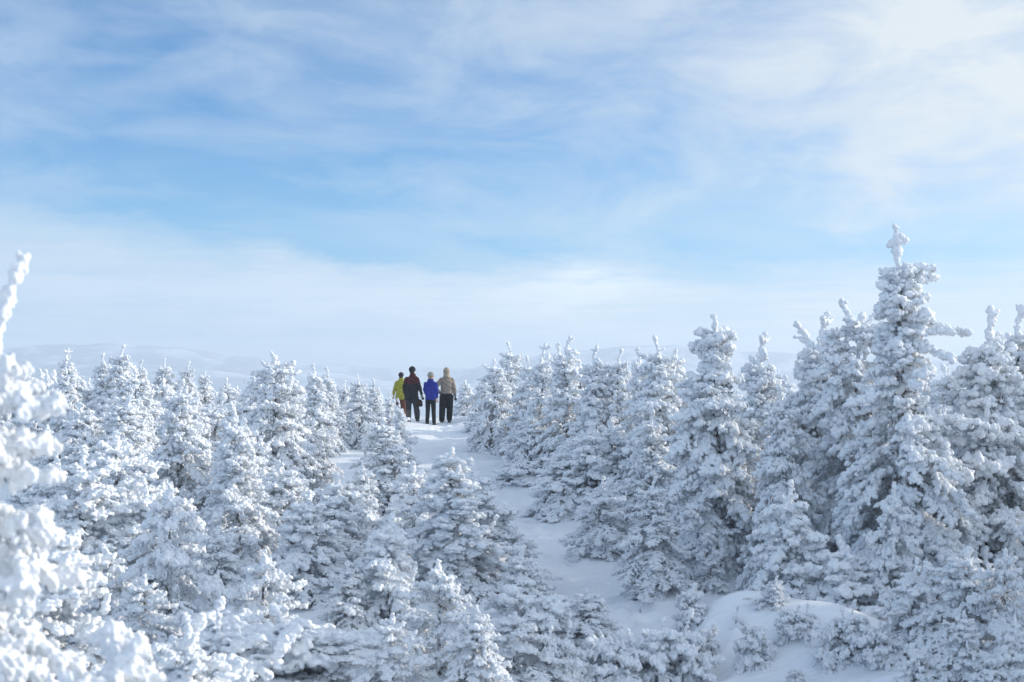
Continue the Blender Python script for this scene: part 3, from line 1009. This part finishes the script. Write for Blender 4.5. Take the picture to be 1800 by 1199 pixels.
# ---------------------------------------------------------------- the four hikers
def closed_tube(pts, rad, seg=12, flat=None):
    """closed tapered tube; flat scales the ring's second axis"""
    pts = np.asarray(pts, float)
    t = np.gradient(pts, axis=0)
    fr = frames(t)
    a = np.linspace(0, 2 * np.pi, seg, endpoint=False)
    ring = np.stack([np.cos(a), np.sin(a) * (flat or 1.0), 0 * a], 1)
    v = (np.einsum('nij,vj->nvi', fr, ring) * np.asarray(rad)[:, None, None] + pts[:, None, :]).reshape(-1, 3)
    n = len(pts)
    f = []
    for i in range(n - 1):
        for k in range(seg):
            k2 = (k + 1) % seg
            p, q, r_, s_ = i * seg + k, i * seg + k2, (i + 1) * seg + k2, (i + 1) * seg + k
            f += [(p, q, r_), (p, r_, s_)]
    v = np.vstack([v, pts[0], pts[-1]])
    for k in range(seg):
        k2 = (k + 1) % seg
        f += [(n * seg, k2, k), (n * seg + 1, (n - 1) * seg + k, (n - 1) * seg + k2)]
    return v, np.array(f)


def loft(rings, seg=20):
    """closed stack of level ellipses (cx, cy, z, a, b)"""
    a = np.linspace(0, 2 * np.pi, seg, endpoint=False)
    ca, sa = np.cos(a), np.sin(a)
    v = np.vstack([np.stack([c[0] + c[3] * np.sign(ca) * np.abs(ca) ** 0.85, c[1] + c[4] * np.sign(sa) * np.abs(sa) ** 0.85, np.full(seg, c[2])], 1) for c in rings])
    n = len(rings)
    f = []
    for i in range(n - 1):
        for k in range(seg):
            k2 = (k + 1) % seg
            p, q, r_, s_ = i * seg + k, i * seg + k2, (i + 1) * seg + k2, (i + 1) * seg + k
            f += [(p, q, r_), (p, r_, s_)]
    v = np.vstack([v, [rings[0][:3]], [rings[-1][:3]]])
    for k in range(seg):
        k2 = (k + 1) % seg
        f += [(n * seg, k2, k), (n * seg + 1, (n - 1) * seg + k, (n - 1) * seg + k2)]
    return v, np.array(f)


def ball(c, r, rot=None):
    v, f = icosphere(2)
    v = v * np.asarray(r)
    if rot is not None:
        v = v @ np.asarray(rot).T
    return v + np.asarray(c), f


def skin(name, solids, voxel, it=2):
    off, V, Fc = 0, [], []
    for v, f in solids:
        V.append(v); Fc.append(np.asarray(f) + off); off += len(v)
    return remeshed(mesh_np(name, np.vstack(V), np.vstack(Fc)), voxel, it)


def bez(a, b, c, n=9):
    """joint chain a-b-c slightly rounded at b"""
    a, b, c = map(np.array, (a, b, c))
    up = [a + (b - a) * k for k in np.linspace(0, 0.9, n // 2 + 1)]
    lo = [b + (c - b) * k for k in np.linspace(0.1, 1, n // 2 + 1)]
    return np.array(up + lo, float)


def rad(n, *ks):
    return np.interp(np.linspace(0, 1, n), np.linspace(0, 1, len(ks)), ks)


def hand(wrist, elbow, size=1.0, curl=0.5, side=1):
    """palm, four unequal bent fingers and a thumb off the side of the palm"""
    w = np.array(wrist, float)
    d = w - np.array(elbow, float)
    d /= np.linalg.norm(d)
    x = np.cross(d, [0, 1.0, 0]); x /= np.linalg.norm(x)
    y = np.cross(x, d)
    out = [closed_tube([w - d * .02, w + d * .03, w + d * .085 * size], np.array([.028, .040, .042]) * size, 12, 0.5)]
    for i, L in enumerate((.070, .080, .074, .058)):
        b = w + d * .080 * size + x * (i - 1.5) * .020 * size
        p = [b]
        dirv = d
        for k in range(3):
            dirv = dirv - y * side * curl * 0.5
            dirv = dirv / np.linalg.norm(dirv)
            p.append(p[-1] + dirv * L * size / 3)
        out.append(closed_tube(p, np.array([.0095, .009, .0085, .007]) * size, 8))
    t0 = w + d * .035 * size + x * .036 * size * (1 if side > 0 else -1)
    tx = x * (1 if side > 0 else -1)
    out.append(closed_tube([t0, t0 + (d * .6 + tx * .6) * .035 * size, t0 + (d * 1.0 + tx * .75) * .055 * size], np.array([.012, .011, .008]) * size, 8))
    return out


def yoke(name, upper, lower, zsplit, rough=0.7):
    """jacket cloth with a differently coloured yoke above a seam"""
    m, t, b, o = principled(name)
    tc = t.n('ShaderNodeTexCoord').outputs['Object']
    sep = t.n('ShaderNodeSeparateXYZ')
    t.put(sep.inputs[0], tc)
    f = t.m('GREATER_THAN', t.m('ADD', sep.outputs[2], t.m('MULTIPLY', t.m('ABSOLUTE', sep.outputs[0]), -0.25)), zsplit)
    g = t.rng(t.noise(tc, 14.0, 4.0, 0.6), 0.3, 0.7)
    lo = t.mix(g, tuple(c * .75 for c in lower) + (1,), tuple(c * 1.2 for c in lower) + (1,))
    up = t.mix(g, tuple(c * .8 for c in upper) + (1,), tuple(c * 1.2 for c in upper) + (1,))
    t.put(b.inputs['Base Color'], t.mix(f, lo, up))
    b.inputs['Roughness'].default_value = 0.85
    b.inputs['Specular IOR Level'].default_value = 0.15
    return m


SKIN = mat_plain('skin', (0.50, 0.29, 0.21), 0.6, 0.08)
BOOT = mat_plain('boot leather', (0.045, 0.032, 0.025), 0.7, 0.3)
GLOVE = mat_plain('black glove', (0.018, 0.018, 0.022), 0.7, 0.3)


def hiker(px, row, d, H, yaw, label, jacket, hem, jw, trouser, tw, hat, hat_kind, arms, feet, gloves, head_turn=0.0, hood=None, collar=None, hair=None, gaiters=None, lean=0.0):
    """one continuous body under its clothes; built 1.75 m tall facing +Y, then scaled"""
    x = (px - 900) / 2500.0 * d
    k = H / 1.75
    gz = ground_at(x, d)
    (sL, eL, wL), (sR, eR, wR) = arms
    (kL, aL), (kR, aR) = feet
    hx, hy, hz = 0.0 + lean * 0.1, 0.015 + lean, 1.63
    ct, st = math.cos(head_turn), math.sin(head_turn)
    turn = np.array([(ct, -st, 0), (st, ct, 0), (0, 0, 1)])
    hd = lambda q: np.array([hx, hy, hz]) + turn @ np.array(q)
    hips = [(-.09, 0, .90), (.09, 0, .90)]
    # body
    body = [loft([(0, 0, .84, .15, .105), (0, 0, .93, .172, .12), (0, 0, 1.06, .145, .10), (lean * .3, lean * .3, 1.22, .165, .11), (lean * .6, lean * .6, 1.36, .18, .105), (lean * .8, lean * .8, 1.44, .13, .08), (lean * .9, lean * .9, 1.48, .06, .06)]),
            closed_tube([(lean * .8, lean * .8, 1.44), (hx, hy - .01, 1.57)], [.062, .056]),
            ball((hx, hy, hz + .012), (.075, .094, .112)), ball(hd((0, .035, -.06)), (.052, .055, .05)), ball(hd((0, .098, -.012)), (.012, .018, .022)),
            ball(hd((-.077, -.005, -.005)), (.010, .020, .030)), ball(hd((.077, -.005, -.005)), (.010, .020, .030)),
            ball(hd((0, .088, -.052)), (.022, .010, .008)), ball(hd((-.032, .080, .018)), (.014, .012, .010)), ball(hd((.032, .080, .018)), (.014, .012, .010))]
    for s, e, w in ((sL, eL, wL), (sR, eR, wR)):
        pts = bez(s, e, w)
        body.append(closed_tube(pts, rad(len(pts), .052, .045, .040, .036, .027)))
    body += hand(wL, eL, 1.0, .5, 1) + hand(wR, eR, 1.0, .5, -1)
    for h, kn, an in ((hips[0], kL, aL), (hips[1], kR, aR)):
        pts = bez(h, kn, an)
        body.append(closed_tube(pts, rad(len(pts), .088, .075, .055, .054, .040)))
        body.append(ball((an[0], an[1] + .055, an[2] - .045), (.040, .115, .040)))
    root = link('person', skin('person', body, .009, 1), None, SKIN)
    root.location = (x, d, gz - 0.02)
    root.rotation_euler = (0, 0, yaw)
    root.scale = (k, k, k)
    tag(root, label, 'person', 'hikers at the crest')
    # jacket: body, sleeves and collar in one cloth
    L = lean
    rings = [(0, 0, hem, jw[0], jw[1])]
    for z, a, b in ((hem + .03, jw[0] * 1.02, jw[1] * 1.02), (1.06, .5 * jw[0] + .085, .5 * jw[1] + .065), (1.22, .188, .140), (1.32, .195, .138), (1.40, .175, .118), (1.45, .135, .098), (1.50, .095, .088), (1.555, .088, .088)):
        if z > hem + .02:
            f_ = max(0, (z - 1.0) / .5)
            rings.append((L * f_ * .8, L * f_ * .9, z, a, b))
    jk = [loft(rings)]
    for s, e, w in ((sL, eL, wL), (sR, eR, wR)):
        e2 = np.array(w) + (np.array(e) - np.array(w)) * 0.08
        pts = bez(s, e, e2)
        jk.append(closed_tube(pts, rad(len(pts), .074, .068, .062, .056, .048)))
        jk.append(ball(s, (.068, .072, .066)))
    ja = link('jacket', skin('jacket', jk, .011, 2), root, jacket)
    # soft creases in the cloth
    n = len(ja.data.vertices)
    co = np.empty(n * 3, np.float32); no = np.empty(n * 3, np.float32)
    ja.data.vertices.foreach_get('co', co)
    ja.data.vertices.foreach_get('normal', no)
    co = co.reshape(-1, 3); no = no.reshape(-1, 3)
    wob = np.sin(co[:, 2] * 38 + 9 * co[:, 0] + 3 * np.sin(co[:, 1] * 21)) * np.sin(co[:, 0] * 23 + co[:, 2] * 11 + px)
    co += no * (0.010 * wob)[:, None]
    ja.data.vertices.foreach_set('co', co.ravel())
    ja.data.update()
    # trousers
    tr = [loft([(0, 0, .80, .155, .115), (0, 0, .90, .182, .135), (0, 0, 1.00, .165, .125), (0, 0, 1.07, .150, .11)])]
    for h, kn, an in ((hips[0], kL, aL), (hips[1], kR, aR)):
        e2 = np.array(an) + np.array([0, 0, -.01])
        pts = bez(h, kn, e2, 11)
        tr.append(closed_tube(pts, rad(len(pts), .108, .10, .085, .080, .072) * tw))
    link('trousers', skin('trousers', tr, .011, 2), root, trouser)
    for an in (aL, aR):
        bt = [ball((an[0], an[1] + .055, an[2] - .045), (.053, .145, .045)), closed_tube([(an[0], an[1], an[2] - .05), (an[0], an[1], an[2] + .10)], [.056, .058])]
        b_ = link('boot', skin('boot', bt, .011, 1), root, BOOT)
        sole = loft([(an[0], an[1] + .05, an[2] - .085, .052, .150), (an[0], an[1] + .05, an[2] - .066, .054, .152)], 16)
        link('sole', mesh_np('sole', *sole), b_, GLOVE)
        if gaiters is not None:
            g_ = closed_tube([(an[0], an[1], an[2] + .0), (an[0], an[1], an[2] + .16), (an[0], an[1], an[2] + .30)], [.075, .088, .078])
            link('gaiter', skin('gaiter', [g_], .011, 2), root, gaiters)
    for (s, e, w), gl in zip(arms, gloves):
        if gl:
            side = 1 if w is wL else -1
            link('glove', skin('glove', hand(w, e, 1.22, .5, side) + [closed_tube([np.array(w) + (np.array(e) - np.array(w)) * .2, w], [.046, .045])], .007, 1), root, GLOVE)
    # head wear
    if hat_kind == 'beanie':
        cap = [ball((hx, hy - .004, hz + .045), (.108, .122, .116))]
        cap[0] = (np.column_stack([cap[0][0][:, 0], cap[0][0][:, 1], np.maximum(cap[0][0][:, 2], hz + .015)]), cap[0][1])
        c_ = link('hat', skin('hat', cap, .010, 1), root, hat)
        link('hat_brim', skin('brim', [loft([(hx, hy - .004, hz + .0, .098, .113), (hx, hy - .004, hz + .018, .1065, .122), (hx, hy - .004, hz + .046, .1055, .121), (hx, hy - .004, hz + .06, .096, .11)])], .008, 1), c_, hat)
    else:
        hp = [ball((hx, hy - .015, hz + .01), (.105, .120, .135)), closed_tube([(hx, hy - .02, hz - .06), (L * .8, L * .8 - .03, 1.44)], [.098, .11])]
        # the hood is open in front of the face
        link('hood', skin('hood', hp, .011, 2), root, hat)
        link('face_opening', skin('face', [ball(hd((0, .062, 0)), (.066, .056, .085))], .009, 1), root, SKIN)
    if collar is not None:
        link('scarf', skin('scarf', [closed_tube([(hx * .9, hy * .9 - .005, 1.50), (hx, hy - .008, 1.575)], [.088, .080], 16)], .010, 1), root, collar)
    if hair is not None:
        link('hair', skin('hair', [ball((hx, hy - .035, hz - .015), (.080, .070, .085)), ball((hx, hy - .05, hz - .08), (.055, .04, .05))], .010, 1), root, hair)
    return root


def cloth(name, col, rough=0.85, var=0.18):
    m = mat_plain(name, col, rough, var, 16.0, 0.35, 120.0)
    [n for n in m.node_tree.nodes if n.type == 'BSDF_PRINCIPLED'][0].inputs['Specular IOR Level'].default_value = 0.15
    return m


hiker(705, 737, 48.2, 1.52, R(6), 'person in a yellow-green jacket and reddish trousers, half hidden behind the one in maroon',
      cloth('yellow jacket', (0.30, 0.29, 0.035)), .72, (.205, .165), cloth('rust trousers', (0.13, 0.05, 0.034)), 1.15, cloth('violet cap', (0.028, 0.02, 0.035)), 'beanie',
      (((-.165, 0, 1.385), (-.255, -.03, 1.12), (-.29, .05, .87)), ((.165, 0, 1.385), (.22, .0, 1.12), (.22, .06, .88))),
      (((-.10, .02, .48), (-.11, 0, .10)), ((.10, .02, .48), (.11, .02, .10))), (False, False), head_turn=0.3, hair=cloth('brown hair', (0.06, 0.04, 0.03)))
hiker(724, 741, 46.4, 1.80, R(-8), 'person in a long black jacket with maroon shoulders and a black hat',
      yoke('maroon and black jacket', (0.055, 0.008, 0.014), (0.010, 0.011, 0.014), 1.20), .74, (.215, .165), cloth('slate trousers', (0.028, 0.031, 0.040)), 1.08, cloth('black hat', (0.012, 0.013, 0.018)), 'beanie',
      (((-.165, 0, 1.385), (-.24, -.03, 1.13), (-.235, .06, .90)), ((.165, 0, 1.385), (.25, -.02, 1.13), (.31, .05, .88))),
      (((-.11, .04, .49), (-.09, -.06, .10)), ((.13, .06, .49), (.16, .10, .12))), (True, True), head_turn=-0.5, hair=cloth('dark hair', (0.03, 0.022, 0.018)),
      gaiters=cloth('grey gaiters', (0.10, 0.085, 0.075)), lean=0.03)
hiker(757, 742, 46.2, 1.71, R(-12), 'person in a bright blue jacket and black trousers and grey knitted hat, face turned aside',
      yoke('blue jacket', (0.009, 0.020, 0.21), (0.011, 0.024, 0.24), 1.30), .86, (.178, .14), cloth('black trousers', (0.010, 0.010, 0.013)), .88, cloth('grey knit', (0.26, 0.245, 0.225)), 'beanie',
      (((-.165, 0, 1.385), (-.195, -.02, 1.14), (-.13, .14, .97)), ((.165, 0, 1.385), (.205, .0, 1.14), (.20, .08, .90))),
      (((-.10, .02, .48), (-.12, 0, .10)), ((.10, .02, .48), (.12, 0, .10))), (True, False), head_turn=-1.05, collar=cloth('grey scarf', (0.25, 0.25, 0.245)), hair=cloth('fair hair', (0.30, 0.20, 0.11)))
hiker(785, 737, 47.0, 1.84, R(4), 'person in a tan jacket and black trousers, hood up and one hand on the hip',
      cloth('tan jacket', (0.28, 0.235, 0.19)), .95, (.180, .14), cloth('black snow trousers', (0.011, 0.011, 0.014)), 1.22, cloth('tan hood', (0.33, 0.27, 0.21)), 'hood',
      (((-.165, 0, 1.385), (-.345, -.10, 1.13), (-.19, .02, .96)), ((.165, 0, 1.385), (.24, -.03, 1.13), (.27, .04, .89))),
      (((-.13, .04, .49), (-.15, -.08, .10)), ((.10, .05, .49), (.09, .14, .13))), (True, True), head_turn=0.1)

# dark pouch hanging between two of them
bx_, bd_ = (738 - 900) / 2500.0 * 46.3, 46.3
bz_ = CAMZ + (HZ - 704) / 2500.0 * 46.3
bag = link('bag', None)
bag.location = (bx_, bd_, bz_)
tag(bag, 'small dark brown bag hanging between the maroon and the blue jacket', 'bag')
bm_ = cloth('brown bag cloth', (0.03, 0.017, 0.013))
link('pouch', skin('pouch', [loft([(0, 0, -.20, .06, .05), (0, 0, -.17, .10, .075), (0, 0, -.04, .085, .07), (0, 0, 0.03, .05, .04)])], .010, 2), bag, bm_)
link('strap', skin('strap', [closed_tube([(-.09, 0, -.05), (-.115, 0, .03), (-.12, 0, .08)], [.012, .012, .012]), closed_tube([(.09, 0, -.05), (.02, 0, .02), (-.12, 0, .08)], [.012, .012, .012])], .008, 1), bag, bm_)
